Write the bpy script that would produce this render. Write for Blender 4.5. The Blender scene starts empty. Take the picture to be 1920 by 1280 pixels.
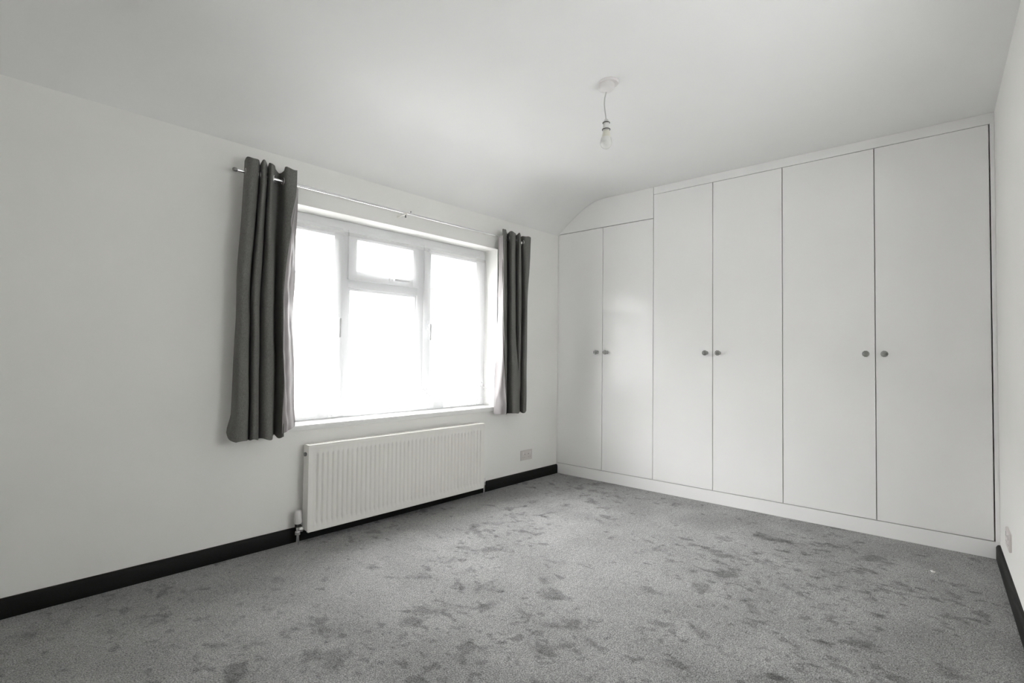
import bpy, bmesh, math, random
from mathutils import Matrix, Vector

random.seed(7)
scene = bpy.context.scene
COL = scene.collection
PI = math.pi

# ------------------------------------------------------------------ camera
cam_data = bpy.data.cameras.new('camera')
cam = bpy.data.objects.new('camera', cam_data)
COL.objects.link(cam)
cam_data.sensor_fit = 'HORIZONTAL'
cam_data.sensor_width = 36.0
cam_data.lens = 933.66 * 36.0 / 1920.0
cam_data.clip_start = 0.02
R_ = (0.64684899, -0.76253445, 0.01129576)
U_ = (-0.02758815, -0.00859544, 0.99958242)
B_ = (-0.76211894, -0.6468905, -0.02659686)
cam.matrix_world = Matrix(((R_[0], U_[0], B_[0], -3.8637),
                           (R_[1], U_[1], B_[1], -2.7189),
                           (R_[2], U_[2], B_[2], 1.1),
                           (0, 0, 0, 1)))
scene.camera = cam

# ------------------------------------------------------------------ world: bright overcast daylight
world = bpy.data.worlds.new('overcast_sky')
scene.world = world
world.use_nodes = True
bg = world.node_tree.nodes['Background']
bg.inputs['Color'].default_value = (1.0, 0.99, 0.99, 1)
bg.inputs['Strength'].default_value = 28.0

scene.view_settings.view_transform = 'Standard'
scene.view_settings.look = 'None'
scene.view_settings.exposure = 0.0
scene.view_settings.gamma = 1.0
scene.view_settings.use_curve_mapping = False
scene.cycles.max_bounces = 16
scene.cycles.diffuse_bounces = 6
scene.cycles.glossy_bounces = 6
scene.cycles.transmission_bounces = 10
scene.cycles.transparent_max_bounces = 16

# ------------------------------------------------------------------ dimensions (metres)
TH = math.atan(-0.0555)            # the window wall is not quite square to the wardrobe front
CEIL = 2.50
RIGHT_Y = -2.9867
FRONT_X = -4.30
OPEN_L, OPEN_R, OPEN_B, OPEN_T = -2.72, -0.806, 0.643, 1.975
FILL_W = (-2.55, -1.55, 0.95, 1.75)    # added fill-light window in the right wall, out of view: x0, x1, z0, z1
FR_D = -0.15                       # room face of the window frame (negative = towards outside)

# daylight portal filling the window opening (guides sampling only)
pl = bpy.data.lights.new('window_portal', 'AREA')
pl.shape = 'RECTANGLE'
pl.size = OPEN_R - OPEN_L
pl.size_y = OPEN_T - OPEN_B
pl.cycles.is_portal = True
po = bpy.data.objects.new('window_portal', pl)
COL.objects.link(po)
_c = ((OPEN_L + OPEN_R) / 2, 0.26)
po.location = (math.cos(TH) * _c[0] - math.sin(TH) * _c[1], math.sin(TH) * _c[0] + math.cos(TH) * _c[1], (OPEN_B + OPEN_T) / 2)
po.rotation_euler = (-PI / 2, 0, TH)

p2 = bpy.data.lights.new('fill_window_portal', 'AREA')  # portal over the added fill-light window, guides sampling only
p2.shape = 'RECTANGLE'
p2.size = FILL_W[1] - FILL_W[0]
p2.size_y = FILL_W[3] - FILL_W[2]
p2.cycles.is_portal = True
po2 = bpy.data.objects.new('fill_window_portal', p2)
COL.objects.link(po2)
po2.location = ((FILL_W[0] + FILL_W[1]) / 2, RIGHT_Y - 0.23, (FILL_W[2] + FILL_W[3]) / 2)
po2.rotation_euler = (PI / 2, 0, 0)

# ------------------------------------------------------------------ material helpers
def newmat(name):
    m = bpy.data.materials.new(name)
    m.use_nodes = True
    nt = m.node_tree
    return m, nt, nt.nodes['Principled BSDF']


def node(nt, kind, **kw):
    n = nt.nodes.new(kind)
    for k, v in kw.items():
        if k in n.inputs:
            n.inputs[k].default_value = v
        else:
            setattr(n, k, v)
    return n


def paint(name, col, rough=0.5, spec=0.5, bump=0.0, bscale=200.0, tint=0.02, metal=0.0):
    """painted / plain surface: faint colour drift plus fine relief"""
    m, nt, p = newmat(name)
    tc = node(nt, 'ShaderNodeTexCoord')
    n1 = node(nt, 'ShaderNodeTexNoise', Scale=2.3, Detail=3.0)
    nt.links.new(tc.outputs['Object'], n1.inputs['Vector'])
    mr = node(nt, 'ShaderNodeMapRange')
    mr.inputs['From Min'].default_value = 0.3
    mr.inputs['From Max'].default_value = 0.7
    mr.inputs['To Min'].default_value = 1.0 - tint
    mr.inputs['To Max'].default_value = 1.0 + tint
    nt.links.new(n1.outputs['Fac'], mr.inputs['Value'])
    mul = node(nt, 'ShaderNodeVectorMath', operation='SCALE')
    mul.inputs[0].default_value = col
    nt.links.new(mr.outputs['Result'], mul.inputs['Scale'])
    nt.links.new(mul.outputs['Vector'], p.inputs['Base Color'])
    p.inputs['Roughness'].default_value = rough
    p.inputs['Specular IOR Level'].default_value = spec
    p.inputs['Metallic'].default_value = metal
    if bump > 0:
        n2 = node(nt, 'ShaderNodeTexNoise', Scale=bscale, Detail=2.0)
        nt.links.new(tc.outputs['Object'], n2.inputs['Vector'])
        b = node(nt, 'ShaderNodeBump', Strength=bump, Distance=0.002)
        nt.links.new(n2.outputs['Fac'], b.inputs['Height'])
        nt.links.new(b.outputs['Normal'], p.inputs['Normal'])
    return m


M = {}
M['wall'] = paint('wall_emulsion', (0.885, 0.88, 0.855), 0.75, 0.25, 0.10, 260, 0.012)
M['ceiling'] = paint('ceiling_emulsion', (0.875, 0.875, 0.87), 0.8, 0.2, 0.08, 240, 0.01)
M['wardrobe'] = paint('wardrobe_satin_paint', (0.895, 0.89, 0.885), 0.15, 0.5, 0.0, 120, 0.01)
M['carcass'] = paint('wardrobe_carcass_board', (0.55, 0.55, 0.54), 0.6)
M['black_gloss'] = paint('black_skirting_paint', (0.008, 0.009, 0.008), 0.5, 0.12, 0.10, 60)
M['upvc'] = paint('white_upvc', (0.80, 0.81, 0.82), 0.3, 0.5, 0.0)
M['sill'] = paint('white_sill_gloss', (0.80, 0.80, 0.79), 0.3, 0.5, 0.0)
M['radiator'] = paint('radiator_enamel', (0.845, 0.83, 0.79), 0.35, 0.5, 0.0)
M['dark'] = paint('dark_plastic', (0.02, 0.02, 0.018), 0.5)
M['chrome'] = paint('brushed_chrome', (0.85, 0.85, 0.85), 0.22, 0.5, 0.0, metal=1.0)
M['steel_dark'] = paint('dark_steel', (0.22, 0.22, 0.22), 0.35, 0.5, 0.0, metal=1.0)
M['white_plastic'] = paint('white_plastic', (0.76, 0.74, 0.735), 0.35)
M['holder'] = paint('lamp_holder_plastic', (0.66, 0.65, 0.645), 0.35)
M['cord'] = paint('grey_white_cord', (0.58, 0.58, 0.57), 0.5)
M['pin'] = paint('socket_pin_hole', (0.22, 0.21, 0.20), 0.6)
M['socket_plastic'] = paint('socket_plastic', (0.66, 0.62, 0.60), 0.4)
M['cream'] = paint('bulb_base_cream', (0.66, 0.65, 0.57), 0.4)
M['ground'] = paint('pale_paving', (0.18, 0.18, 0.175), 0.9, 0.2, 0.0, tint=0.15)
M['render'] = paint('added_house_render', (0.32, 0.315, 0.31), 0.9, 0.2, 0.0, tint=0.1)
M['knob_metal'] = paint('knob_metal', (0.33, 0.33, 0.32), 0.3, 0.5, 0.0, metal=1.0)
M['lint'] = paint('lint_fluff', (0.85, 0.85, 0.83), 0.9)


def mat_bulb():
    m, nt, p = newmat('frosted_bulb')
    p.inputs['Base Color'].default_value = (0.76, 0.76, 0.74, 1)
    p.inputs['Roughness'].default_value = 0.18
    p.inputs['Subsurface Weight'].default_value = 0.3
    p.inputs['Subsurface Radius'].default_value = (0.02, 0.02, 0.02)
    return m


M['bulb'] = mat_bulb()


def mat_glass():
    m, nt, p = newmat('knob_glass')
    p.inputs['Base Color'].default_value = (0.93, 0.95, 0.93, 1)
    p.inputs['Roughness'].default_value = 0.02
    p.inputs['Transmission Weight'].default_value = 1.0
    p.inputs['IOR'].default_value = 1.52
    return m


M['glass'] = mat_glass()


def mat_pane():
    m, nt, p = newmat('window_glass')
    nt.nodes.remove(p)
    out = nt.nodes['Material Output']
    tr = node(nt, 'ShaderNodeBsdfTransparent')
    tr.inputs['Color'].default_value = (0.95, 0.96, 0.96, 1)
    gl = node(nt, 'ShaderNodeBsdfGlossy', Roughness=0.02)
    fr = node(nt, 'ShaderNodeFresnel', IOR=1.45)
    mx = node(nt, 'ShaderNodeMixShader')
    nt.links.new(fr.outputs['Fac'], mx.inputs['Fac'])
    nt.links.new(tr.outputs['BSDF'], mx.inputs[1])
    nt.links.new(gl.outputs['BSDF'], mx.inputs[2])
    nt.links.new(mx.outputs['Shader'], out.inputs['Surface'])
    return m


M['pane'] = mat_pane()


def mat_frosted():
    m, nt, p = newmat('fill_window_glass')
    nt.nodes.remove(p)
    out = nt.nodes['Material Output']
    tl = node(nt, 'ShaderNodeBsdfTranslucent')  # pane of the added fill-light window, spreads its light evenly
    tl.inputs['Color'].default_value = (0.86, 0.88, 0.88, 1)
    nt.links.new(tl.outputs['BSDF'], out.inputs['Surface'])
    return m


M['frosted'] = mat_frosted()


def mat_fabric(name, col, rough, weave=900.0, contrast=0.25, sheen=0.2, transl=0.0):
    m, nt, p = newmat(name)
    tc = node(nt, 'ShaderNodeTexCoord')
    mp = node(nt, 'ShaderNodeMapping')
    mp.inputs['Scale'].default_value = (1, 1, 0.35)
    nt.links.new(tc.outputs['Object'], mp.inputs['Vector'])
    n1 = node(nt, 'ShaderNodeTexNoise', Scale=weave * 0.4, Detail=3.0)
    nt.links.new(mp.outputs['Vector'], n1.inputs['Vector'])
    mr = node(nt, 'ShaderNodeMapRange')
    mr.inputs['From Min'].default_value = 0.3
    mr.inputs['From Max'].default_value = 0.7
    mr.inputs['To Min'].default_value = 1 - contrast
    mr.inputs['To Max'].default_value = 1 + contrast
    nt.links.new(n1.outputs['Fac'], mr.inputs['Value'])
    mul = node(nt, 'ShaderNodeVectorMath', operation='SCALE')
    mul.inputs[0].default_value = col
    nt.links.new(mr.outputs['Result'], mul.inputs['Scale'])
    nt.links.new(mul.outputs['Vector'], p.inputs['Base Color'])
    p.inputs['Roughness'].default_value = rough
    p.inputs['Sheen Weight'].default_value = sheen
    p.inputs['Specular IOR Level'].default_value = 0.25
    b = node(nt, 'ShaderNodeBump', Strength=0.25, Distance=0.001)
    nt.links.new(n1.outputs['Fac'], b.inputs['Height'])
    nt.links.new(b.outputs['Normal'], p.inputs['Normal'])
    if transl > 0:
        out = nt.nodes['Material Output']
        t = node(nt, 'ShaderNodeBsdfTranslucent')
        nt.links.new(mul.outputs['Vector'], t.inputs['Color'])
        mx = node(nt, 'ShaderNodeMixShader', Fac=transl)
        nt.links.new(p.outputs['BSDF'], mx.inputs[1])
        nt.links.new(t.outputs['BSDF'], mx.inputs[2])
        nt.links.new(mx.outputs['Shader'], out.inputs['Surface'])
    return m


M['curtain'] = mat_fabric('curtain_charcoal_weave', (0.130, 0.130, 0.120), 0.85, 900, 0.25, 0.08)
M['lining'] = mat_fabric('curtain_lining_satin', (0.34, 0.32, 0.322), 0.38, 1200, 0.05, 0.1, 0.12)


def mat_net():
    """sheer net: open weave let through by a transparent mix, denser floral motifs and hem"""
    m, nt, p = newmat('net_lace')
    nt.nodes.remove(p)
    out = nt.nodes['Material Output']
    tc = node(nt, 'ShaderNodeTexCoord')
    dif = node(nt, 'ShaderNodeBsdfDiffuse')
    dif.inputs['Color'].default_value = (0.88, 0.88, 0.88, 1)
    trl = node(nt, 'ShaderNodeBsdfTranslucent')
    trl.inputs['Color'].default_value = (0.88, 0.88, 0.89, 1)
    cl = node(nt, 'ShaderNodeMixShader', Fac=0.5)
    nt.links.new(dif.outputs['BSDF'], cl.inputs[1])
    nt.links.new(trl.outputs['BSDF'], cl.inputs[2])
    tr = node(nt, 'ShaderNodeBsdfTransparent')
    # floral motifs: blobs of a voronoi field broken by a second one
    v1 = node(nt, 'ShaderNodeTexVoronoi', Scale=11.0)
    v2 = node(nt, 'ShaderNodeTexVoronoi', Scale=60.0)
    nt.links.new(tc.outputs['Object'], v1.inputs['Vector'])
    nt.links.new(tc.outputs['Object'], v2.inputs['Vector'])
    r1 = node(nt, 'ShaderNodeMapRange')
    r1.inputs['From Min'].default_value = 0.38
    r1.inputs['From Max'].default_value = 0.28
    nt.links.new(v1.outputs['Distance'], r1.inputs['Value'])
    r2 = node(nt, 'ShaderNodeMapRange')
    r2.inputs['From Min'].default_value = 0.55
    r2.inputs['From Max'].default_value = 0.30
    nt.links.new(v2.outputs['Distance'], r2.inputs['Value'])
    mot = node(nt, 'ShaderNodeMath', operation='MULTIPLY')
    nt.links.new(r1.outputs['Result'], mot.inputs[0])
    nt.links.new(r2.outputs['Result'], mot.inputs[1])
    # motifs gather in the lower border of the net
    sx = node(nt, 'ShaderNodeSeparateXYZ')
    nt.links.new(tc.outputs['Object'], sx.inputs['Vector'])
    rz = node(nt, 'ShaderNodeMapRange')
    rz.inputs['From Min'].default_value = 0.42
    rz.inputs['From Max'].default_value = 0.10
    rz.inputs['To Min'].default_value = 0.12
    rz.inputs['To Max'].default_value = 1.0
    nt.links.new(sx.outputs['Z'], rz.inputs['Value'])
    mo2 = node(nt, 'ShaderNodeMath', operation='MULTIPLY')
    nt.links.new(mot.outputs['Value'], mo2.inputs[0])
    nt.links.new(rz.outputs['Result'], mo2.inputs[1])
    fac = node(nt, 'ShaderNodeMapRange')
    fac.inputs['To Min'].default_value = 0.16
    fac.inputs['To Max'].default_value = 0.34
    nt.links.new(mo2.outputs['Value'], fac.inputs['Value'])
    mx = node(nt, 'ShaderNodeMixShader')
    nt.links.new(fac.outputs['Result'], mx.inputs['Fac'])
    nt.links.new(tr.outputs['BSDF'], mx.inputs[1])
    nt.links.new(cl.outputs['Shader'], mx.inputs[2])
    nt.links.new(mx.outputs['Shader'], out.inputs['Surface'])
    return m


M['net'] = mat_net()


def mat_carpet():
    m, nt, p = newmat('grey_twist_pile_carpet')
    tc = node(nt, 'ShaderNodeTexCoord')
    obj = tc.outputs['Object']

    def noise(scale, detail=2.0, rough=0.5, dist=0.0, stretch=None, off=(0, 0, 0), rot=0.0):
        mp = node(nt, 'ShaderNodeMapping')
        mp.inputs['Scale'].default_value = stretch or (1, 1, 1)
        mp.inputs['Location'].default_value = off
        mp.inputs['Rotation'].default_value = (0, 0, rot)
        nt.links.new(obj, mp.inputs['Vector'])
        n = node(nt, 'ShaderNodeTexNoise', Scale=scale, Detail=detail, Roughness=rough, Distortion=dist)
        nt.links.new(mp.outputs['Vector'], n.inputs['Vector'])
        return n.outputs['Fac']

    def remap(v, a, b, c, d):
        r = node(nt, 'ShaderNodeMapRange')
        r.interpolation_type = 'SMOOTHSTEP'
        r.inputs['From Min'].default_value = a
        r.inputs['From Max'].default_value = b
        r.inputs['To Min'].default_value = c
        r.inputs['To Max'].default_value = d
        nt.links.new(v, r.inputs['Value'])
        return r.outputs['Result']

    def mul(a, b):
        n = node(nt, 'ShaderNodeMath', operation='MULTIPLY')
        nt.links.new(a, n.inputs[0])
        nt.links.new(b, n.inputs[1])
        return n.outputs['Value']

    # brushed-over tread marks, the shade of their pile painted into the colour (two sizes), soft mottling, and fibre grain
    where = remap(noise(1.1, 2.0, 0.5, 0.0, None, (4.2, 9.1, 0)), 0.35, 0.62, -0.05, 0.035)

    def add(a, b):
        n = node(nt, 'ShaderNodeMath', operation='ADD')
        nt.links.new(a, n.inputs[0])
        nt.links.new(b, n.inputs[1])
        return n.outputs['Value']

    marks1 = remap(add(noise(7.0, 3.0, 0.55, 0.25, (1.0, 0.8, 1), rot=0.7), where), 0.56, 0.69, 1.0, 0.62)
    marks2 = remap(add(noise(15.0, 3.0, 0.55, 0.2, (1.0, 0.75, 1), (3.1, 7.7, 0), 0.4), where), 0.585, 0.69, 1.0, 0.64)
    marks3 = remap(add(noise(27.0, 2.0, 0.5, 0.1, (1.0, 0.7, 1), (8.3, 1.7, 0), 0.4), where), 0.62, 0.72, 1.0, 0.72)
    drift = remap(noise(2.6, 4.0, 0.6, 0.2, None, (11, 2, 0)), 0.3, 0.7, 0.84, 1.12)
    mid = remap(noise(55.0, 3.0, 0.6), 0.3, 0.7, 0.86, 1.14)
    grain_f = noise(190.0, 3.0, 0.75)
    grain = remap(grain_f, 0.32, 0.68, 0.42, 1.58)
    tot = mul(mul(mul(mul(marks1, marks2), marks3), mul(drift, mid)), grain)
    sc = node(nt, 'ShaderNodeVectorMath', operation='SCALE')
    sc.inputs[0].default_value = (0.325, 0.325, 0.320)
    nt.links.new(tot, sc.inputs['Scale'])
    nt.links.new(sc.outputs['Vector'], p.inputs['Base Color'])
    p.inputs['Roughness'].default_value = 0.95
    p.inputs['Specular IOR Level'].default_value = 0.1
    p.inputs['Sheen Weight'].default_value = 1.0
    p.inputs['Sheen Roughness'].default_value = 0.35
    st = node(nt, 'ShaderNodeVectorMath', operation='SCALE')
    st.inputs[0].default_value = (0.6, 0.6, 0.595)
    nt.links.new(tot, st.inputs['Scale'])
    nt.links.new(st.outputs['Vector'], p.inputs['Sheen Tint'])
    b = node(nt, 'ShaderNodeBump', Strength=0.7, Distance=0.006)
    nt.links.new(grain_f, b.inputs['Height'])
    nap = node(nt, 'ShaderNodeCombineXYZ')          # the pile leans: its tips face the window end
    nap.inputs['X'].default_value = -0.66
    nap.inputs['Y'].default_value = 0.30
    nap.inputs['Z'].default_value = 0.69
    nt.links.new(nap.outputs['Vector'], b.inputs['Normal'])
    nt.links.new(b.outputs['Normal'], p.inputs['Normal'])
    return m


M['carpet'] = mat_carpet()

# ------------------------------------------------------------------ mesh helpers
# Every thing is built in one of two upright frames: 'room' (x along the depth of the room, wardrobe front
# at x = 0) or 'win' (x along the window wall, -y into the room).
ORIGIN = {}


class MB:
    def __init__(self):
        self.v, self.f = [], []

    def add(self, verts, faces):
        o = len(self.v)
        self.v += [tuple(p) for p in verts]
        self.f += [tuple(o + i for i in f) for f in faces]
        return self

    def box(self, x0, x1, y0, y1, z0, z1, bev=0.0, seg=2):
        x0, x1 = sorted((x0, x1)); y0, y1 = sorted((y0, y1)); z0, z1 = sorted((z0, z1))
        bm = bmesh.new()
        bmesh.ops.create_cube(bm, size=1.0)
        for v in bm.verts:
            v.co = (x0 + (v.co.x + .5) * (x1 - x0), y0 + (v.co.y + .5) * (y1 - y0), z0 + (v.co.z + .5) * (z1 - z0))
        if bev > 0:
            bmesh.ops.bevel(bm, geom=list(bm.edges), offset=bev, segments=seg, profile=0.6, affect='EDGES')
        bm.verts.index_update()
        self.add([v.co[:] for v in bm.verts], [[v.index for v in f.verts] for f in bm.faces])
        bm.free()
        return self

    def extrude(self, prof, p0, p1, closed=True):
        """prof: list of (u, z); swept from p0 to p1 (each a function (u, z) -> xyz)"""
        n = len(prof)
        a = [p0(u, z) for u, z in prof] + [p1(u, z) for u, z in prof]
        rng = n if closed else n - 1
        fs = [(i, (i + 1) % n, n + (i + 1) % n, n + i) for i in range(rng)]
        if closed:
            fs += [tuple(reversed(range(n))), tuple(range(n, 2 * n))]
        return self.add(a, fs)

    def lathe(self, prof, c, axis='Z', n=32, sx=0.0, sy=0.0):
        """prof: list of (r, h) along axis from point c"""
        vs, fs = [], []
        for r, h in prof:
            for k in range(n):
                t = 2 * PI * k / n
                a, b = r * math.cos(t), r * math.sin(t)
                if axis == 'Z':
                    q = (c[0] + a, c[1] + b, c[2] + h)
                elif axis == 'X':
                    q = (c[0] + h, c[1] + a, c[2] + b)
                else:
                    q = (c[0] + a, c[1] + h, c[2] + b)
                vs.append(q)
        m = len(prof)
        for i in range(m - 1):
            for k in range(n):
                fs.append((i * n + k, i * n + (k + 1) % n, (i + 1) * n + (k + 1) % n, (i + 1) * n + k))
        fs.append(tuple(reversed(range(n))))
        fs.append(tuple(range((m - 1) * n, m * n)))
        return self.add(vs, fs)

    def tube(self, pts, r, n=10):
        pts = [Vector(p) for p in pts]
        vs, fs = [], []
        for i, p in enumerate(pts):
            t = (pts[min(i + 1, len(pts) - 1)] - pts[max(i - 1, 0)]).normalized()
            up = Vector((0, 0, 1)) if abs(t.z) < 0.9 else Vector((1, 0, 0))
            a = t.cross(up).normalized(); b = t.cross(a)
            rr = r[i] if isinstance(r, (list, tuple)) else r
            for k in range(n):
                w = 2 * PI * k / n
                vs.append(p + a * rr * math.cos(w) + b * rr * math.sin(w))
        for i in range(len(pts) - 1):
            for k in range(n):
                fs.append((i * n + k, i * n + (k + 1) % n, (i + 1) * n + (k + 1) % n, (i + 1) * n + k))
        fs.append(tuple(reversed(range(n)))); fs.append(tuple(range((len(pts) - 1) * n, len(pts) * n)))
        return self.add(vs, fs)

    def torus(self, c, nrm, R, r, n=20, k=8):
        nrm = Vector(nrm).normalized()
        a = nrm.cross(Vector((0, 0, 1)) if abs(nrm.z) < .9 else Vector((1, 0, 0))).normalized()
        b = nrm.cross(a)
        vs, fs = [], []
        for i in range(n):
            t = 2 * PI * i / n
            rad = a * math.cos(t) + b * math.sin(t)
            for j in range(k):
                w = 2 * PI * j / k
                vs.append(Vector(c) + rad * (R + r * math.cos(w)) + nrm * r * math.sin(w))
        for i in range(n):
            for j in range(k):
                fs.append((i * k + j, ((i + 1) % n) * k + j, ((i + 1) % n) * k + (j + 1) % k, i * k + (j + 1) % k))
        return self.add(vs, fs)

    def build(self, name, mat, parent=None, frame='room', origin=None, smooth=None, fix=True):
        if parent is not None:
            o = ORIGIN[parent.name]
        else:
            if origin is None:
                xs, ys, zs = zip(*self.v)
                origin = ((min(xs) + max(xs)) / 2, (min(ys) + max(ys)) / 2, min(zs))
            o = origin
        me = bpy.data.meshes.new(name)
        me.from_pydata([(x - o[0], y - o[1], z - o[2]) for x, y, z in self.v], [], self.f)
        if fix:
            bm = bmesh.new(); bm.from_mesh(me)
            bmesh.ops.recalc_face_normals(bm, faces=bm.faces)
            bm.to_mesh(me); bm.free()
        me.materials.append(mat)
        if smooth is not None:
            for p in me.polygons:
                p.use_smooth = True
            me.set_sharp_from_angle(angle=math.radians(smooth))
        me.update()
        ob = bpy.data.objects.new(name, me)
        COL.objects.link(ob)
        ORIGIN[ob.name] = o
        if parent is not None:
            ob.parent = parent
        else:
            place(ob, o, frame)
        return ob


def place(ob, o, frame):
    if frame == 'win':
        ob.location = (math.cos(TH) * o[0] - math.sin(TH) * o[1], math.sin(TH) * o[0] + math.cos(TH) * o[1], o[2])
        ob.rotation_euler = (0, 0, TH)
    else:
        ob.location = o


def thing(name, label, cat, origin, frame='room', group=None):
    e = bpy.data.objects.new(name, None)
    e.empty_display_size = 0.1
    COL.objects.link(e)
    ORIGIN[e.name] = origin
    place(e, origin, frame)
    tag(e, label, cat, group)
    return e


def tag(o, label, cat, group=None):
    o['label'] = label
    if cat:
        o['category'] = cat
    if group:
        o['group'] = group
    return o


def structure(o, label=None):
    o['kind'] = 'structure'
    if label:
        o['label'] = label
    return o


def win2room(a, y):
    return (math.cos(TH) * a - math.sin(TH) * y, math.sin(TH) * a + math.cos(TH) * y)


# ------------------------------------------------------------------ room shell
FLOOR_X1 = 0.72
# floor: carpet slab with the true (slightly skewed) outline
fl = MB()
outline = [(FRONT_X - 0.1, RIGHT_Y - 0.1), (FLOOR_X1, RIGHT_Y - 0.1), win2room(FLOOR_X1, 0.1), win2room(FRONT_X - 0.12, 0.1)]
fl.add([(x, y, 0.0) for x, y in outline] + [(x, y, -0.12) for x, y in outline],
       [(0, 1, 2, 3), (7, 6, 5, 4), (0, 4, 5, 1), (1, 5, 6, 2), (2, 6, 7, 3), (3, 7, 4, 0)])
structure(fl.build('floor', M['carpet'], origin=(0, 0, 0)), 'grey twist pile carpet with darker tread marks')

# window wall with its opening
wl = MB()
T_OUT = 0.25
wl.box(-4.75, OPEN_L, 0, T_OUT, -0.1, 2.62)
wl.box(OPEN_R, 0.75, 0, T_OUT, -0.1, 2.62)
wl.box(OPEN_L, OPEN_R, 0, T_OUT, -0.1, OPEN_B)
wl.box(OPEN_L, OPEN_R, 0, T_OUT, OPEN_T, 2.62)
structure(wl.build('wall_left', M['wall'], frame='win', origin=(0, 0, 0)), 'off-white painted wall around the window')

wr = MB()
wr.box(FRONT_X - 0.2, FILL_W[0], RIGHT_Y - 0.22, RIGHT_Y, -0.1, 2.62)
wr.box(FILL_W[1], 0.75, RIGHT_Y - 0.22, RIGHT_Y, -0.1, 2.62)
wr.box(FILL_W[0], FILL_W[1], RIGHT_Y - 0.22, RIGHT_Y, -0.1, FILL_W[2])
wr.box(FILL_W[0], FILL_W[1], RIGHT_Y - 0.22, RIGHT_Y, FILL_W[3], 2.62)
structure(wr.build('wall_right', M['wall'], origin=(0, RIGHT_Y, 0)), 'off-white painted wall at the right edge')
wb = MB().box(0.62, 0.74, RIGHT_Y - 0.12, 0.3, -0.1, 2.62)
structure(wb.build('wall_back', M['wall'], origin=(0.62, 0, 0)), 'wall behind the fitted wardrobes')
wf = MB().box(FRONT_X - 0.12, FRONT_X, RIGHT_Y - 0.12, 0.6, -0.1, 2.62)
structure(wf.build('wall_front', M['wall'], origin=(FRONT_X, 0, 0)), 'painted wall behind the viewer')

# ground outside, one storey down
gr = MB()
gr.add([(-90, -90, -2.9), (90, -90, -2.9), (90, 90, -2.9), (-90, 90, -2.9)], [(0, 1, 2, 3)])
structure(gr.build('ground', M['ground'], frame='win', origin=(0, 1.2, -2.9)), 'pale ground outside below the window')

# unseen house row added to block low sky light, with a pitched roof
ho = MB()
hp = [(12.0, -2.9), (12.0, 3.6), (11.7, 3.5), (11.7, 3.65), (15.5, 7.0), (19.3, 3.65), (19.0, -2.9)]
ho.extrude(hp, lambda u, z: (-42.0, u, z), lambda u, z: (38.0, u, z))
structure(ho.build('sky_block_houses', M['render'], frame='win', origin=(0, 12, -2.9)), 'unseen house row across the street, added to block low sky light')

# ceiling: flat, sweeping down through a sloped cove to the window wall
def smoothline(pts, sub):
    """Catmull-Rom through points of any dimension"""
    out = []
    n = len(pts)
    for i in range(n - 1):
        p0, p1, p2, p3 = pts[max(i - 1, 0)], pts[i], pts[i + 1], pts[min(i + 2, n - 1)]
        for k in range(sub):
            t = k / sub
            out.append(tuple(0.5 * (2 * b + (c - a) * t + (2 * a - 5 * b + 4 * c - d) * t * t + (3 * b - a - 3 * c + d) * t ** 3)
                             for a, b, c, d in zip(p0, p1, p2, p3)))
    out.append(tuple(pts[-1]))
    return out


COVE = smoothline([(-0.004, 2.225), (0.02, 2.252), (0.09, 2.312), (0.175, 2.374), (0.26, 2.428), (0.335, 2.466), (0.41, 2.490), (0.50, 2.499), (0.60, 2.5)], 5)
prof = COVE + [(3.7, 2.5), (3.7, 2.62), (-0.004, 2.62)]
ce = MB()
ce.extrude(prof, lambda u, z: (-4.75, -u, z), lambda u, z: (0.74, -u, z))
structure(ce.build('ceiling', M['ceiling'], frame='win', origin=(0, 0, 2.5), smooth=40), 'white ceiling curving down in a cove above the window')


# skirting boards, black gloss with a rounded top edge
def skirting_profile(h=0.081, t=0.018):
    return [(0, 0), (t, 0), (t, h - 0.016), (t - 0.003, h - 0.007), (t - 0.008, h - 0.001), (t - 0.012, h), (0, h)]


sk = MB()
pr = skirting_profile()
sk.extrude(pr, lambda u, z: (-4.6, -u, z), lambda u, z: (-0.002, -u, z))
structure(sk.build('baseboard_left', M['black_gloss'], frame='win', origin=(-2, 0, 0), smooth=35), 'black skirting board along the window wall')
sk = MB()
sk.extrude(pr, lambda u, z: (FRONT_X, RIGHT_Y + u, z), lambda u, z: (-0.001, RIGHT_Y + u, z))
structure(sk.build('baseboard_right', M['black_gloss'], origin=(-2, RIGHT_Y, 0), smooth=35), 'black skirting board along the right wall')
sk = MB()
sk.extrude(pr, lambda u, z: (FRONT_X + u, RIGHT_Y, z), lambda u, z: (FRONT_X + u, 0.22, z))
structure(sk.build('baseboard_front', M['black_gloss'], origin=(FRONT_X, -1.4, 0), smooth=35), 'black skirting board behind the viewer')

# ------------------------------------------------------------------ window_1
W1 = thing('window_1', 'white plastic casement window with three lights and a top fanlight', None,
           ((OPEN_L + OPEN_R) / 2, -FR_D, OPEN_B + 0.032), 'win')
structure(W1)
f0, f1 = -FR_D, -FR_D + 0.07           # frame depth in local y
FB, FT = OPEN_B + 0.032, OPEN_T
FW = 0.062
MU1, MU2 = (-2.115, -2.055), (-1.50, -1.435)
TRZ = (1.535, 1.60)
b = 0.004


def bar(name, x0, x1, z0, z1, y0=f0, y1=f1, parent=W1, bev=0.005):
    return MB().box(x0, x1, y0, y1, z0, z1, bev).build(name, M['upvc'], parent, smooth=50)


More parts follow.
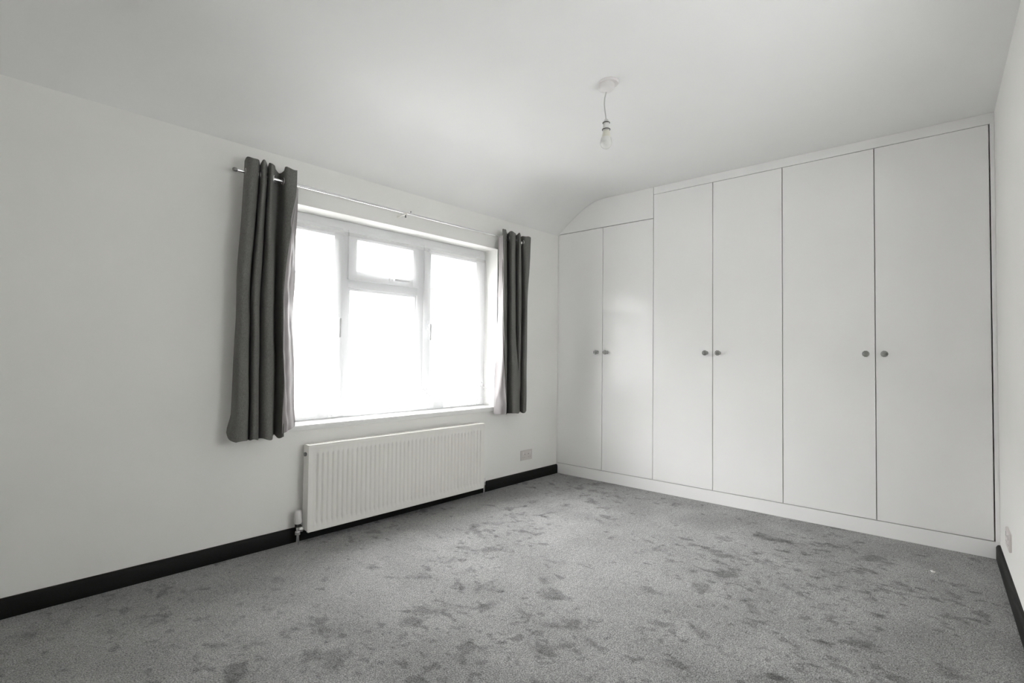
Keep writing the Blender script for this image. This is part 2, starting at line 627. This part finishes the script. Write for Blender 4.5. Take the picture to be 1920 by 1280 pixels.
def ring(name, x0, x1, z0, z1, w, y0, y1, parent, bev=0.005, sub=False):
    m = MB()
    m.box(x0, x0 + w, y0, y1, z0, z1, bev)
    m.box(x1 - w, x1, y0, y1, z0, z1, bev)
    m.box(x0 + w - bev, x1 - w + bev, y0 + .0004, y1 - .0004, z0, z0 + w, bev)
    m.box(x0 + w - bev, x1 - w + bev, y0 + .0004, y1 - .0004, z1 - w, z1, bev)
    return m.build(name, M['upvc'], parent, smooth=50)


ring('frame', OPEN_L, OPEN_R, FB, FT, FW, f0, f1, W1)
for x0, x1 in (MU1, MU2):
    bar('mullion', x0, x1, FB + FW - .004, FT - FW + .004, f0 + .001, f1 - .001)
bar('transom', MU1[1] - .004, MU2[0] + .004, TRZ[0], TRZ[1], f0 + .001, f1 - .001)


def glazing(x0, x1, y, z0, z1, parent):
    return MB().add([(x0, y, z0), (x1, y, z0), (x1, y, z1), (x0, y, z1)], [(0, 1, 2, 3)]).build('pane', M['pane'], parent, fix=False)


def sash(x0, x1, z0, z1, w=0.052):
    o = 0.010                                   # laps over the frame
    s = ring('sash', x0 - o, x1 + o, z0 - o, z1 + o, w + o, f0 - 0.014, f0 + 0.045, W1, 0.006)
    glazing(x0 + w - .006, x1 - w + .006, f0 + 0.022, z0 + w - .006, z1 - w + .006, s)
    return s


zl0, zl1 = FB + FW, FT - FW
s_left = sash(OPEN_L + FW, MU1[0], zl0, zl1)
s_right = sash(MU2[1], OPEN_R - FW, zl0, zl1)
s_top = sash(MU1[1], MU2[0], TRZ[1], zl1)
# fixed centre light: beads and pane straight in the frame
bead = ring('glazing_bead', MU1[1], MU2[0], zl0, TRZ[0], 0.016, f0 + 0.012, f0 + 0.03, W1, 0.003)
glazing(MU1[1] - .003, MU2[0] + .003, f0 + 0.032, zl0 - .003, TRZ[0] + .003, W1)


def handle(parent, x, z, vertical=True, s=1):
    m = MB()
    yb = f0 - 0.014
    if vertical:
        m.box(x - .012, x + .012, yb - .010, yb + .001, z - .035, z + .035, .004)
        m.lathe([(.009, 0), (.009, -.022)], (x, yb - .008, z), 'Y', 12)
        m.box(x - .009, x + .009, yb - .040, yb - .028, z - .115, z + .012, .005)
    else:
        m.box(x - .035, x + .035, yb - .010, yb + .001, z - .012, z + .012, .004)
        m.lathe([(.009, 0), (.009, -.022)], (x, yb - .008, z), 'Y', 12)
        m.box(x - .012, x + .115, yb - .040, yb - .028, z - .009, z + .009, .005)
    h = m.build('handle', M['upvc'], parent, smooth=40)
    return h


handle(s_left, MU1[0] - 0.020, 1.315)
handle(s_right, MU2[1] + 0.026, 1.315)
handle(s_top, -1.72, TRZ[1] + 0.022, False)
# sill board
sl = MB().box(OPEN_L - 0.03, OPEN_R + 0.004, -0.03, 0, OPEN_B, OPEN_B + 0.032, 0.006)
sl.box(OPEN_L, OPEN_R, -0.004, f0 + 0.02, OPEN_B, OPEN_B + 0.0318)
sl.build('window_sill', M['sill'], W1, smooth=40)

# ------------------------------------------------------------------ fill_window: unseen window added to brighten the window wall
FILL_WT = thing('fill_window', 'unseen window added in the right wall as fill light', None, ((FILL_W[0] + FILL_W[1]) / 2, RIGHT_Y - 0.12, FILL_W[2]))
structure(FILL_WT)
g0, g1 = RIGHT_Y - 0.19, RIGHT_Y - 0.12
ring('frame', FILL_W[0], FILL_W[1], FILL_W[2], FILL_W[3], 0.05, g0, g1, FILL_WT)
s2 = ring('sash', FILL_W[0] + .04, FILL_W[1] - .04, FILL_W[2] + .04, FILL_W[3] - .04, 0.05, g0 + .02, g1 + .012, FILL_WT)
qx0, qx1, qz0, qz1 = FILL_W[0] + .085, FILL_W[1] - .085, FILL_W[2] + .085, FILL_W[3] - .085
MB().add([(qx0, g0 + .04, qz0), (qx1, g0 + .04, qz0), (qx1, g0 + .04, qz1), (qx0, g0 + .04, qz1)], [(0, 1, 2, 3)]).build('pane', M['frosted'], s2, fix=False)
MB().box(FILL_W[0] - .02, FILL_W[1] + .02, RIGHT_Y - .12, RIGHT_Y + .02, FILL_W[2] - .02, FILL_W[2] + .002, .004).build('window_sill', M['sill'], FILL_WT, smooth=40)

# ------------------------------------------------------------------ fitted wardrobes
S = [-0.012, -0.4844, -0.9579, -1.4357, -1.912, -2.4356, -2.9668]
ZB, ZTL, ZT = 0.095, 2.2395, 2.437
GAP = 0.0022
DOOR_T = 0.020
KZ = 1.131


def add_knob(door, y):
    bs = MB()
    bs.lathe([(.0145, 0), (.0145, -.003), (.011, -.006), (.0065, -.008), (.006, -.014), (.010, -.018), (.0125, -.0195), (.006, -.021)], (0, y, KZ), 'X', 24)
    bs.build('knob_base', M['knob_metal'], door, smooth=35)
    k = MB()
    n = 10                                         # cut-glass ball: flat facets in rings
    prof = [(.008, -.018), (.0165, -.024), (.0205, -.034), (.0185, -.044), (.0115, -.051)]
    k.lathe(prof, (0, y, KZ), 'X', n)
    o = k.build('knob', M['glass'], door)
    o['label'] = 'clear faceted glass knob'


def wardrobe(i, label, ztop, extra=None):
    y1, ym, y0 = S[i], S[i + 1], S[i + 2]
    w = thing('wardrobe', label, 'wardrobe', (0.3, (y0 + y1) / 2, 0), group=None)
    c = MB()
    x0, x1, t = DOOR_T + 0.004, 0.60, 0.018
    top = ztop if i else 2.205
    yc = y1 - 0.001 if i else y1 - 0.030       # clear of the skewed window wall
    c.box(x0, x1, yc - t, yc, 0.02, top)
    c.box(x0, x1, y0 + 0.001, y0 + 0.001 + t, 0.02, top)
    c.box(x0, x1, y0 + t, yc - t, ZB - 0.02, ZB)
    c.box(x0, x1, y0 + t, yc - t, top - t, top)
    c.box(x1 - .01, x1, y0 + t, yc - t, ZB, top - t)
    c.box(x0, x0 + 0.3, ym - t / 2, ym + t / 2, ZB, top - t)
    c.build('carcass', M['carcass'], w)
    for (a, b_, side) in ((ym, y1, 0), (y0, ym, 1)):
        g0 = GAP
        g1 = 0.0052 if (i == 4 and side == 1) else GAP
        d = MB().box(0, DOOR_T, a + g1 if side == 1 else a + g0, b_ - g0, ZB + GAP, ztop - GAP, 0.0012, 1)
        d = d.build('door', M['wardrobe'], w)
        add_knob(d, ym + (0.047 if side == 0 else -0.047))
    return w


wA = wardrobe(0, 'shortest white fitted wardrobe in the corner beside the window wall', ZTL)
wB = wardrobe(2, 'middle white fitted double-door wardrobe of the three', ZT)
wC = wardrobe(4, 'white fitted wardrobe with the widest doors, beside the right wall', ZT)

# infill panel over the short unit, cut to the cove
ip = MB()
pr2 = []
ylast = S[2] + GAP
for u, z in COVE:
    y = -u / math.cos(TH) - 0.001
    zz = min(z, CEIL) - 0.0015
    if zz > ZTL + GAP and y > ylast:
        pr2.append((y, zz))
first = (-0.003, ZTL + GAP)
poly = [first] + pr2 + [(ylast, CEIL - 0.0015), (ylast, ZTL + GAP)]
ip.extrude(poly, lambda u, z: (0.0, u, z), lambda u, z: (DOOR_T, u, z))
ip.build('infill_panel', M['wardrobe'], wA)

# continuous plinth, top fascia and end fillers
tr = MB().box(0.0, 0.02, RIGHT_Y + .0005, -0.0005, 0.0, ZB - 0.002, 0.0012, 1)
structure(tr.build('trim_1', M['wardrobe']), 'white plinth board under the wardrobe doors')
tr = MB().box(0.0, 0.02, RIGHT_Y + .0005, S[2] - GAP * .6, ZT + 0.001, CEIL - .0005, 0.0010, 1)
structure(tr.build('trim_2', M['wardrobe']), 'white fascia board between wardrobe doors and ceiling')
tr = MB().box(0.0, 0.02, RIGHT_Y + .0005, S[6] - 0.001, ZB - 0.0015, ZT + 0.0005, 0.0010, 1)
structure(tr.build('trim_3', M['wardrobe']), 'white filler strip between wardrobe and right wall')
tr = MB().box(0.002, 0.02, S[0], -0.0008, ZB - 0.0015, ZTL, 0.0010, 1)
structure(tr.build('trim_4', M['wardrobe']), 'white filler strip between wardrobe and window wall')

# ------------------------------------------------------------------ radiator
RX0, RX1, RZ0, RZ1 = -2.415, -1.022, 0.060, 0.562
RF = 0.100                                   # front face distance from the wall
rad = thing('radiator', 'long white fluted panel radiator below the window', 'radiator', ((RX0 + RX1) / 2, -0.06, RZ0), 'win')
p = MB()
NCH = 42
X0i, X1i = RX0 + 0.036, RX1 - 0.030
pitch = (X1i - X0i) / NCH
xs = [RX0 + 0.004, RX0 + 0.016, RX0 + 0.020]
shape = [0.0, 0.22, 0.30, 0.36, 0.46, 0.54, 0.64, 0.70, 0.78]
hx = [0, 0, 0]
for i in range(NCH):
    for s_ in shape:
        xs.append(X0i + (i + s_) * pitch)
        q = 1.0 if 0.40 <= s_ <= 0.60 else (0.0 if (s_ <= .25 or s_ >= .75) else (0.18 if (s_ < .33 or s_ > .67) else 0.75))
        hx.append(q)
xs += [X1i, RX1 - 0.020, RX1 - 0.016, RX1 - 0.004]
hx += [0, 0, 0, 0]
zs = [RZ0 + .004, RZ0 + .014, RZ0 + .017, RZ0 + .036, RZ0 + .044, RZ0 + .052, RZ0 + .060, RZ0 + .25, RZ1 - .066, RZ1 - .058, RZ1 - .050, RZ1 - .042, RZ1 - .018, RZ1 - .015, RZ1 - .004]
hz = [0, 0, 0, 0, .35, .8, 1, 1, 1, .8, .35, 0, 0, 0, 0]
vs, fs = [], []
for j, z in enumerate(zs):
    for i, x in enumerate(xs):
        d = RF - 0.0115 * hx[i] * hz[j]
        if i in (0, len(xs) - 1) or j in (0, len(zs) - 1):
            d -= 0.002
        if i == 2 or i == len(xs) - 3 or j == 2 or j == len(zs) - 3:
            d -= 0.0015
        vs.append((x, -d, z))
n = len(xs)
for j in range(len(zs) - 1):
    for i in range(n - 1):
        fs.append((j * n + i, j * n + i + 1, (j + 1) * n + i + 1, (j + 1) * n + i))
p.add(vs, fs)
p.box(RX0 + .0045, RX1 - .0045, -RF + 0.0135, -RF + 0.018, RZ0 + .0045, RZ1 - .0045)
p.build('front_panel', M['radiator'], rad, smooth=50)
MB().box(RX0 + .006, RX1 - .006, -0.040, -0.034, RZ0 + .004, RZ1 - .004, .002).build('back_panel', M['radiator'], rad, smooth=50)
cv = MB()
nz = 84
for k in range(nz):                               # folded convector fins between the panels
    x = RX0 + 0.03 + k * (RX1 - RX0 - 0.06) / (nz - 1)
    cv.box(x - .0008, x + .0008, -RF + .016, -0.041, RZ0 + 0.05, RZ1 - 0.05)
cv.build('convector_fins', M['radiator'], rad)
for x0, x1 in ((RX0, RX0 + .006), (RX1 - .006, RX1)):
    MB().box(x0, x1, -RF + .001, -0.032, RZ0 + .012, RZ1 - .002, .0025).build('side_panel', M['radiator'], rad, smooth=50)
tg = MB()
tg.box(RX0 + .002, RX1 - .002, -RF + .000, -RF + .010, RZ1 - .006, RZ1 + .003, .002)
tg.box(RX0 + .002, RX1 - .002, -0.042, -0.032, RZ1 - .006, RZ1 + .003, .002)
ng = 58
for k in range(ng):
    x = RX0 + .008 + k * (RX1 - RX0 - .016) / (ng - 1)
    tg.box(x - .0102, x + .0102, -RF + .009, -0.041, RZ1 - .003, RZ1 + .002)
tg.build('top_grille', M['radiator'], rad, smooth=50)
bp_ = MB().lathe([(.010, 0), (.012, -.004), (.012, -.010), (.006, -.012)], (RX0, -0.066, RZ1 - 0.052), 'X', 16).build('bleed_plug', M['steel_dark'], rad, smooth=40)
for x in (RX0 + 0.18, RX1 - 0.18):
    MB().box(x - .02, x + .02, -0.036, 0.0, RZ0 + 0.06, RZ1 - 0.06, .003).build('wall_bracket', M['radiator'], rad, smooth=50)
# thermostatic valve, left
VX, VY = -2.452, -0.060
tv = MB()
tv.lathe([(.013, 0.100), (.013, 0.082), (.009, 0.080), (.009, 0.0)], (VX, VY, 0.0), 'Z', 20)
tv.lathe([(.012, 0), (.012, .012), (.008, .013), (.008, .037)], (VX, VY, 0.082), 'X', 16)
tv.lathe([(.014, 0.055), (.016, 0.057), (.016, 0.072), (.014, 0.074)], (VX, VY, 0.0), 'Z', 6)
tv.lathe([(.013, 0.0), (.015, 0.002), (.015, 0.014), (.013, 0.016)], (VX + .012, VY, 0.082), 'X', 6)
vb = tv.build('valve_body', M['chrome'], rad, smooth=40)
MB().lathe([(.0165, .100), (.0165, .118)], (VX, VY, 0), 'Z', 24).build('valve_collar', M['dark'], vb, smooth=40)
th = MB()
prof_t = [(.0175, .118), (.0195, .121), (.0205, .150), (.0200, .172), (.0185, .186), (.0150, .193), (.006, .195)]
th.lathe(prof_t, (VX, VY, 0), 'Z', 32)
for k in range(12):
    t = 2 * PI * k / 12
    th.box(VX + .0198 * math.cos(t) - .0014, VX + .0198 * math.cos(t) + .0014, VY + .0198 * math.sin(t) - .0014, VY + .0198 * math.sin(t) + .0014, .124, .150)
th.build('thermostat_head', M['white_plastic'], vb, smooth=40)
# lockshield valve, right
LX = RX1 + 0.036
lv = MB()
lv.lathe([(.012, 0.100), (.012, 0.074), (.008, 0.072), (.008, 0.0)], (LX, VY, 0), 'Z', 20)
lv.lathe([(.008, 0), (.008, -.024), (.011, -.025), (.011, -.037)], (LX, VY, 0.084), 'X', 16)
lvo = lv.build('lockshield_valve', M['chrome'], rad, smooth=40)
MB().lathe([(.013, .100), (.0145, .103), (.0135, .128), (.009, .132)], (LX, VY, 0), 'Z', 20).build('valve_cap', M['white_plastic'], lvo, smooth=40)

# ------------------------------------------------------------------ curtain pole
RODZ, RODD = 2.054, 0.090
pole = thing('curtain_pole', 'thin chrome curtain pole above the window', 'curtain pole', (-1.7, 0, RODZ), 'win')
MB().lathe([(.0080, 0), (.0080, 1.095)], (-2.835, -RODD, RODZ), 'X', 20).build('outer_tube', M['chrome'], pole, smooth=40)
MB().lathe([(.0064, 0), (.0064, 1.165)], (-1.745, -RODD, RODZ - .0006), 'X', 20).build('inner_tube', M['chrome'], pole, smooth=40)
for x, s_ in ((-2.828, -1), (-0.582, 1)):
    MB().lathe([(.0085, 0), (.0100, .003 * s_), (.0100, .016 * s_), (.007, .021 * s_), (.003, .023 * s_)], (x, -RODD, RODZ), 'X', 20).build('finial', M['steel_dark'], pole, smooth=40)
for x in (-2.755, -1.778, -0.62):
    bk = MB()
    bk.lathe([(.011, 0), (.011, -.003), (.0045, -.005), (.004, -.082)], (x, 0, RODZ - 0.012), 'Y', 16)
    bk.box(x - .005, x + .005, -RODD - .0115, -0.078, RODZ - .016, RODZ - .0082, .002)
    bk.box(x - .005, x + .005, -RODD - .0115, -RODD - .0085, RODZ - .016, RODZ + .002, .001)
    bk.box(x - .005, x + .005, -0.0815, -0.0785, RODZ - .016, RODZ + .002, .001)
    bo = bk.build('bracket', M['radiator'], pole, smooth=40)
    MB().lathe([(.0042, 0), (.0042, -.010), (.0055, -.010), (.0055, -.018)], (x, -RODD, RODZ - .0155), 'Z', 10).build('bracket_screw', M['steel_dark'], bo, smooth=40)
MB().lathe([(.003, 0), (.003, .008), (.0045, .008), (.0045, .012)], (-1.737, -RODD, RODZ + .006), 'Z', 10).build('locking_screw', M['steel_dark'], pole, smooth=40)

# ------------------------------------------------------------------ curtains
def interp_rows(rows, nz, ztop_fn=None):
    """rows: list of (z, pts) top to bottom with equal point counts -> nz rows"""
    zsr = [r[0] for r in rows]
    out = []
    for j in range(nz):
        t = j / (nz - 1)
        z = zsr[0] + (zsr[-1] - zsr[0]) * t
        k = 0
        while k < len(zsr) - 2 and z < zsr[k + 1]:
            k += 1
        s_ = (z - zsr[k]) / (zsr[k + 1] - zsr[k])
        s_ = s_ * s_ * (3 - 2 * s_) if 0 <= s_ <= 1 else s_
        pts = [(a[0] + (b_[0] - a[0]) * s_, a[1] + (b_[1] - a[1]) * s_) for a, b_ in zip(rows[k][1], rows[k + 1][1])]
        out.append((z, pts))
    return out


def drape(rows, nz=44, sub=5, wob=0.0, thick=0.0022, seed=1, topz=None, botz=None, crumple=0.0):
    """cloth sheet with thickness following plan curves; topz/botz: per-position height offsets"""
    rnd = random.Random(seed)
    ph = [rnd.uniform(0, 6.28) for _ in range(6)]
    R = interp_rows(rows, nz)
    grid = []
    for j, (z, pts) in enumerate(R):
        line = smoothline(pts, sub)
        n = len(line)
        row = []
        for i, (a, d) in enumerate(line):
            u = i / (n - 1)
            zz = z
            if topz:
                w = max(0.0, 1 - j / 8.0)
                zz += topz(u) * w
            if botz:
                w = max(0.0, 1 - (nz - 1 - j) / 8.0)
                zz += botz(u) * w
            aa = a + wob * (math.sin(5 * z + 9 * u + ph[0]) * .6 + math.sin(13 * z + 5 * u + ph[1]) * .4)
            dd = d + wob * (math.sin(6 * z + 14 * u + ph[2]) * .6 + math.sin(17 * z + 8 * u + ph[3]) * .4)
            if crumple:
                dd += crumple * (math.sin(26 * z + 7 * u + ph[4] + 1.5 * math.sin(9 * z)) * .5 + math.sin(47 * z - 11 * u + ph[5]) * .3) * math.sin(PI * min(1, u * 1.15))
            row.append(Vector((aa, -dd, zz)))
        grid.append(row)
    nz_, n = len(grid), len(grid[0])
    m = MB()
    front, back = [], []
    for j in range(nz_):
        for i in range(n):
            t1 = grid[j][min(i + 1, n - 1)] - grid[j][max(i - 1, 0)]
            t2 = grid[min(j + 1, nz_ - 1)][i] - grid[max(j - 1, 0)][i]
            nn = t1.cross(t2)
            nn = nn.normalized() if nn.length > 1e-9 else Vector((0, -1, 0))
            front.append(grid[j][i] + nn * thick * .5)
            back.append(grid[j][i] - nn * thick * .5)
    N = nz_ * n
    fs = []
    for j in range(nz_ - 1):
        for i in range(n - 1):
            a, b_, c, d = j * n + i, j * n + i + 1, (j + 1) * n + i + 1, (j + 1) * n + i
            fs.append((a, b_, c, d)); fs.append((N + d, N + c, N + b_, N + a))
    for j in range(nz_ - 1):
        for i in (0, n - 1):
            a, d = j * n + i, (j + 1) * n + i
            fs.append((a, d, N + d, N + a))
    for i in range(n - 1):
        for j in (0, nz_ - 1):
            a, b_ = j * n + i, j * n + i + 1
            fs.append((a, b_, N + b_, N + a))
    m.add(front + back, fs)
    return m


def crossings(pts, sub, d0):
    line = smoothline(pts, sub)
    res = []
    for (a0, e0), (a1, e1) in zip(line[:-1], line[1:]):
        if (e0 - d0) * (e1 - d0) < 0:
            s_ = (d0 - e0) / (e1 - e0)
            res.append((a0 + (a1 - a0) * s_, (a1 - a0, -(e1 - e0), 0)))
    return res


def eyelets(pts, parent):
    for a, tdir in crossings(pts, 5, RODD):
        nrm = Vector((-tdir[1], tdir[0], 0))
        MB().torus((a, -RODD, RODZ), nrm, 0.019, 0.0035).build('eyelet', M['chrome'], parent, smooth=60)


# left curtain
LT = [(-2.779, .05), (-2.788, .12), (-2.770, .145), (-2.735, .12), (-2.706, .055), (-2.719, .12), (-2.713, .14), (-2.688, .11), (-2.662, .055), (-2.676, .12), (-2.670, .14), (-2.646, .10), (-2.600, .042), (-2.592, .085), (-2.590, .125), (-2.562, .137), (-2.530, .128)]
LM = [(-2.804, .05), (-2.815, .11), (-2.801, .145), (-2.766, .12), (-2.733, .05), (-2.745, .12), (-2.736, .14), (-2.707, .11), (-2.682, .045), (-2.694, .12), (-2.681, .15), (-2.649, .13), (-2.618, .06), (-2.598, .035), (-2.602, .10), (-2.604, .14), (-2.597, .152)]
LB = [(-2.832, .05), (-2.835, .11), (-2.806, .14), (-2.766, .13), (-2.726, .045), (-2.736, .11), (-2.727, .13), (-2.701, .11), (-2.680, .06), (-2.682, .11), (-2.666, .14), (-2.634, .13), (-2.598, .05), (-2.582, .035), (-2.588, .09), (-2.586, .13), (-2.578, .143)]
LB0 = [(a - .0 + (0.018 if i < 2 else 0), d) for i, (a, d) in enumerate(LB)]
cl = thing('curtain', 'dark grey eyelet curtain hanging at the left side of the window', 'curtain', (-2.66, -0.1, 0.63), 'win', 'grey eyelet curtains')
drape([(2.125, LT), (1.39, LM), (0.76, LB0), (0.632, LB)], 52, 5, 0.0025, seed=3,
      topz=lambda u: 0.005 * math.sin(u * 38) - (0.012 if 0.70 < u < 0.84 else 0.0),
      botz=lambda u: 0.045 * max(0, 1 - u * 9) - 0.006 * math.sin(u * 30)).build('fabric', M['curtain'], cl, smooth=70, fix=False)
lin_rows = [(2.03, [(-2.534, .129), (-2.528, .122), (-2.522, .112), (-2.518, .100)]),
            (1.80, [(-2.570, .142), (-2.555, .130), (-2.535, .105), (-2.512, .085)]),
            (1.39, [(-2.600, .153), (-2.575, .135), (-2.545, .100), (-2.510, .070)]),
            (0.80, [(-2.588, .146), (-2.565, .136), (-2.535, .112), (-2.498, .080)]),
            (0.655, [(-2.582, .144), (-2.560, .140), (-2.530, .120), (-2.494, .090)])]
drape(lin_rows, 90, 6, 0.006, seed=9, crumple=0.006, botz=lambda u: 0.03 * u).build('lining', M['lining'], cl, smooth=70, fix=False)
eyelets(LT, cl)

# right curtain
RT = [(-0.872, .118), (-0.878, .135), (-0.872, .148), (-0.821, .11), (-0.752, .055), (-0.777, .11), (-0.770, .14), (-0.706, .11), (-0.660, .06), (-0.687, .11), (-0.695, .14), (-0.647, .11), (-0.585, .055), (-0.596, .10), (-0.570, .122), (-0.506, .102)]
RM = [(-0.866, .118), (-0.872, .135), (-0.866, .148), (-0.803, .11), (-0.735, .05), (-0.771, .11), (-0.768, .14), (-0.701, .11), (-0.645, .055), (-0.675, .11), (-0.680, .14), (-0.629, .11), (-0.566, .055), (-0.585, .10), (-0.583, .12), (-0.511, .07)]
RB = [(-0.800, .100), (-0.822, .122), (-0.826, .134), (-0.786, .10), (-0.725, .05), (-0.749, .10), (-0.751, .14), (-0.697, .13), (-0.650, .11), (-0.632, .10), (-0.600, .08), (-0.570, .05), (-0.595, .09), (-0.598, .12), (-0.575, .12), (-0.505, .07)]
cr = thing('curtain', 'dark grey eyelet curtain between the window and the wardrobe corner', 'curtain', (-0.69, -0.1, 0.61), 'win', 'grey eyelet curtains')
drape([(2.108, RT), (1.45, RM), (0.80, RB), (0.618, RB)], 52, 5, 0.0025, seed=5,
      topz=lambda u: 0.004 * math.sin(u * 40), botz=lambda u: 0.006 * math.sin(u * 20)).build('fabric', M['curtain'], cr, smooth=70, fix=False)
rl = [(2.06, [(-0.880, .135), (-0.872, .110), (-0.862, .085), (-0.850, .060)]),
      (1.70, [(-0.874, .137), (-0.868, .112), (-0.857, .080), (-0.842, .048)]),
      (1.15, [(-0.868, .137), (-0.864, .112), (-0.858, .078), (-0.850, .045)]),
      (0.90, [(-0.846, .137), (-0.858, .112), (-0.868, .080), (-0.872, .050)]),
      (0.622, [(-0.822, .136), (-0.850, .118), (-0.875, .085), (-0.886, .055)])]
drape(rl, 90, 6, 0.005, seed=12, crumple=0.007).build('lining', M['lining'], cr, smooth=70, fix=False)
eyelets(RT, cr)

# ------------------------------------------------------------------ net curtains behind the pole curtains, on the window frame
def net(name, label, xl_t, xr_t, xl_b, xr_b, d_t, d_b, zt, zb, seed, folds):
    rnd = random.Random(seed)
    ph = [rnd.uniform(0, 6.28) for _ in range(4)]
    e = thing(name, label, 'net curtain', ((xl_b + xr_b) / 2, -d_b, zb), 'win', 'white net curtains')
    nx, nz = 170, 40
    vs, fs = [], []
    for j in range(nz):
        t = j / (nz - 1)
        for i in range(nx):
            u = i / (nx - 1)
            x = (xl_t + (xr_t - xl_t) * u) * (1 - t) + (xl_b + (xr_b - xl_b) * u) * t
            am = 0.004 + 0.008 * t
            d = d_t + (d_b - d_t) * (t ** 0.6)
            d += am * (math.sin(2 * PI * folds * u + ph[0] + 0.6 * math.sin(3 * t + ph[1])) * .6 + math.sin(2 * PI * folds * .43 * u + ph[2]) * .5)
            z = zt + (zb - zt) * t
            if j == nz - 1:
                z += 0.006 * abs(math.sin(PI * 24 * u))
            if j == 0:
                z += 0.004 * math.sin(PI * 60 * u)
            vs.append((x, -d, z))
    for j in range(nz - 1):
        for i in range(nx - 1):
            fs.append((j * nx + i, j * nx + i + 1, (j + 1) * nx + i + 1, (j + 1) * nx + i))
    MB().add(vs, fs).build('net', M['net'], e, smooth=180, fix=False)
    MB().box(xl_t, xr_t, -d_t + 0.002, -d_t + 0.006, zt - 0.020, zt + 0.004, 0.001).build('heading_tape', M['net'], e)
    # hem border
    hb = MB()
    vs2, fs2 = [], []
    for i in range(nx):
        x, y, z = vs[(nz - 1) * nx + i]
        x2, y2, z2 = vs[(nz - 3) * nx + i]
        vs2 += [(x, y - .0012, z - 0.002), (x2, y2 - .0012, z2)]
    for i in range(nx - 1):
        fs2.append((2 * i, 2 * i + 2, 2 * i + 3, 2 * i + 1))
    hb.add(vs2, fs2).build('lace_hem', M['net'], e, smooth=180, fix=False)
    # lace edging down the free side
    return e


net('net_curtain', 'wide sheer net curtain over the left and middle window panes', -2.700, -1.40, -2.700, -1.385, -0.129, -0.085, 1.898, 0.690, 4, 17)
net('net_curtain', 'sheer net curtain over the right window pane beside the curtain', -1.425, -0.830, -1.325, -0.825, -0.122, -0.052, 1.894, 0.694, 8, 8)

# ------------------------------------------------------------------ sockets
def socket(parent_frame, name, label, origin, conv):
    """conv(x, d, z): socket-plane coordinates (x along wall, d out of wall, z up)"""
    e = thing(name, label, 'socket', origin[0], origin[1], 'double wall sockets')

    def bx(nm, x0, x1, d0, d1, z0, z1, mat, bev=0.0, parent=None):
        a, c = conv(x0, d0, z0), conv(x1, d1, z1)
        return MB().box(a[0], c[0], a[1], c[1], a[2], c[2], bev).build(nm, mat, parent or e, smooth=45 if bev else None)

    pl_ = bx('plate', -.073, .073, 0, .0095, -.043, .043, M['socket_plastic'], .003)
    for s_ in (-1, 1):
        bx('rocker_switch', s_ * .044 - .007, s_ * .044 + .007, .009, .0125, .006, .030, M['white_plastic'], .0015)
        cx = s_ * .036
        bx('pin_hole', cx - .004 - s_ * .012, cx + .004 - s_ * .012, .0085, .0099, .004, .012, M['pin'], 0, None)
        bx('pin_hole', cx - .0145, cx - .0085, .0085, .0099, -.020, -.016, M['pin'])
        bx('pin_hole', cx + .0085, cx + .0145, .0085, .0099, -.020, -.016, M['pin'])
    return e


socket('win', 'wall_socket', 'double socket on the window wall beside the wardrobe corner', ((-0.428, 0, 0.225), 'win'),
       lambda x, d, z: (-0.428 + x, -d, 0.225 + z))
socket('room', 'wall_socket', 'double socket low on the right wall at the photo edge', ((-0.47, RIGHT_Y, 0.24), 'room'),
       lambda x, d, z: (-0.47 - x, RIGHT_Y + d, 0.24 + z))

# ------------------------------------------------------------------ pendant light
PX, PY = -1.641, -1.448
pd = thing('pendant_light', 'bare bulb pendant on a short white cord from the ceiling', 'pendant light', (PX, PY, 2.157))
rs = MB()
rs.lathe([(.051, 2.5), (.051, 2.493), (.048, 2.489), (.030, 2.488)], (PX + .004, PY - .010, 0), 'Z', 40)
rs.lathe([(.041, 2.490), (.040, 2.470), (.036, 2.462), (.026, 2.456), (.012, 2.452), (.005, 2.449)], (PX, PY, 0), 'Z', 40)
rs.build('ceiling_rose', M['white_plastic'], pd, smooth=35)
cpts = smoothline([(PX, PY, 2.452), (PX - .0055, PY + .0055, 2.42), (PX - .007, PY + .007, 2.385), (PX - .004, PY + .004, 2.345), (PX, PY, 2.308)], 5)
MB().tube(cpts, 0.0032, 10).build('cord', M['cord'], pd, smooth=60)
lh = MB().lathe([(.004, 2.312), (.009, 2.308), (.0145, 2.296), (.0150, 2.286), (.0165, 2.284), (.0165, 2.256), (.0175, 2.254), (.0175, 2.250), (.012, 2.249)], (PX, PY, 0), 'Z', 28).build('lamp_holder', M['holder'], pd, smooth=35)
for z in (2.290, 2.2555):
    MB().torus((PX, PY, z), (0, 0, 1), .0172 if z > 2.27 else .0195, .0020, 28, 8).build('holder_ring', M['dark'], lh, smooth=60)
bl = MB().lathe([(.012, 2.250), (.0165, 2.248), (.0185, 2.235), (.0225, 2.218), (.0240, 2.213)], (PX, PY, 0), 'Z', 32).build('bulb_base', M['cream'], pd, smooth=35)
gp = [(.0240, 2.2135)]
for k in range(1, 15):
    t = -0.52 + k * (PI / 2 + 0.52) / 14.6
    gp.append((.0300 * math.cos(t), 2.187 - .0300 * math.sin(t)))
gp[0] = (.0245, 2.2135)
MB().lathe(gp, (PX, PY, 0), 'Z', 36).build('bulb_globe', M['bulb'], pd, smooth=60)

# ------------------------------------------------------------------ a scrap of lint on the carpet
lt = MB()
pts = [(-0.461 + .016 * math.cos(k * .9) * (k / 8), -2.704 + .022 * (k / 8) - .01, 0.004 + .003 * math.sin(k * 1.7)) for k in range(9)]
lt.tube(pts, [.0015, .003, .0042, .0048, .005, .0045, .0035, .0025, .0012], 7)
tag(lt.build('lint', M['lint'], smooth=80), 'tiny white scrap of lint on the carpet near the right wall', 'lint')
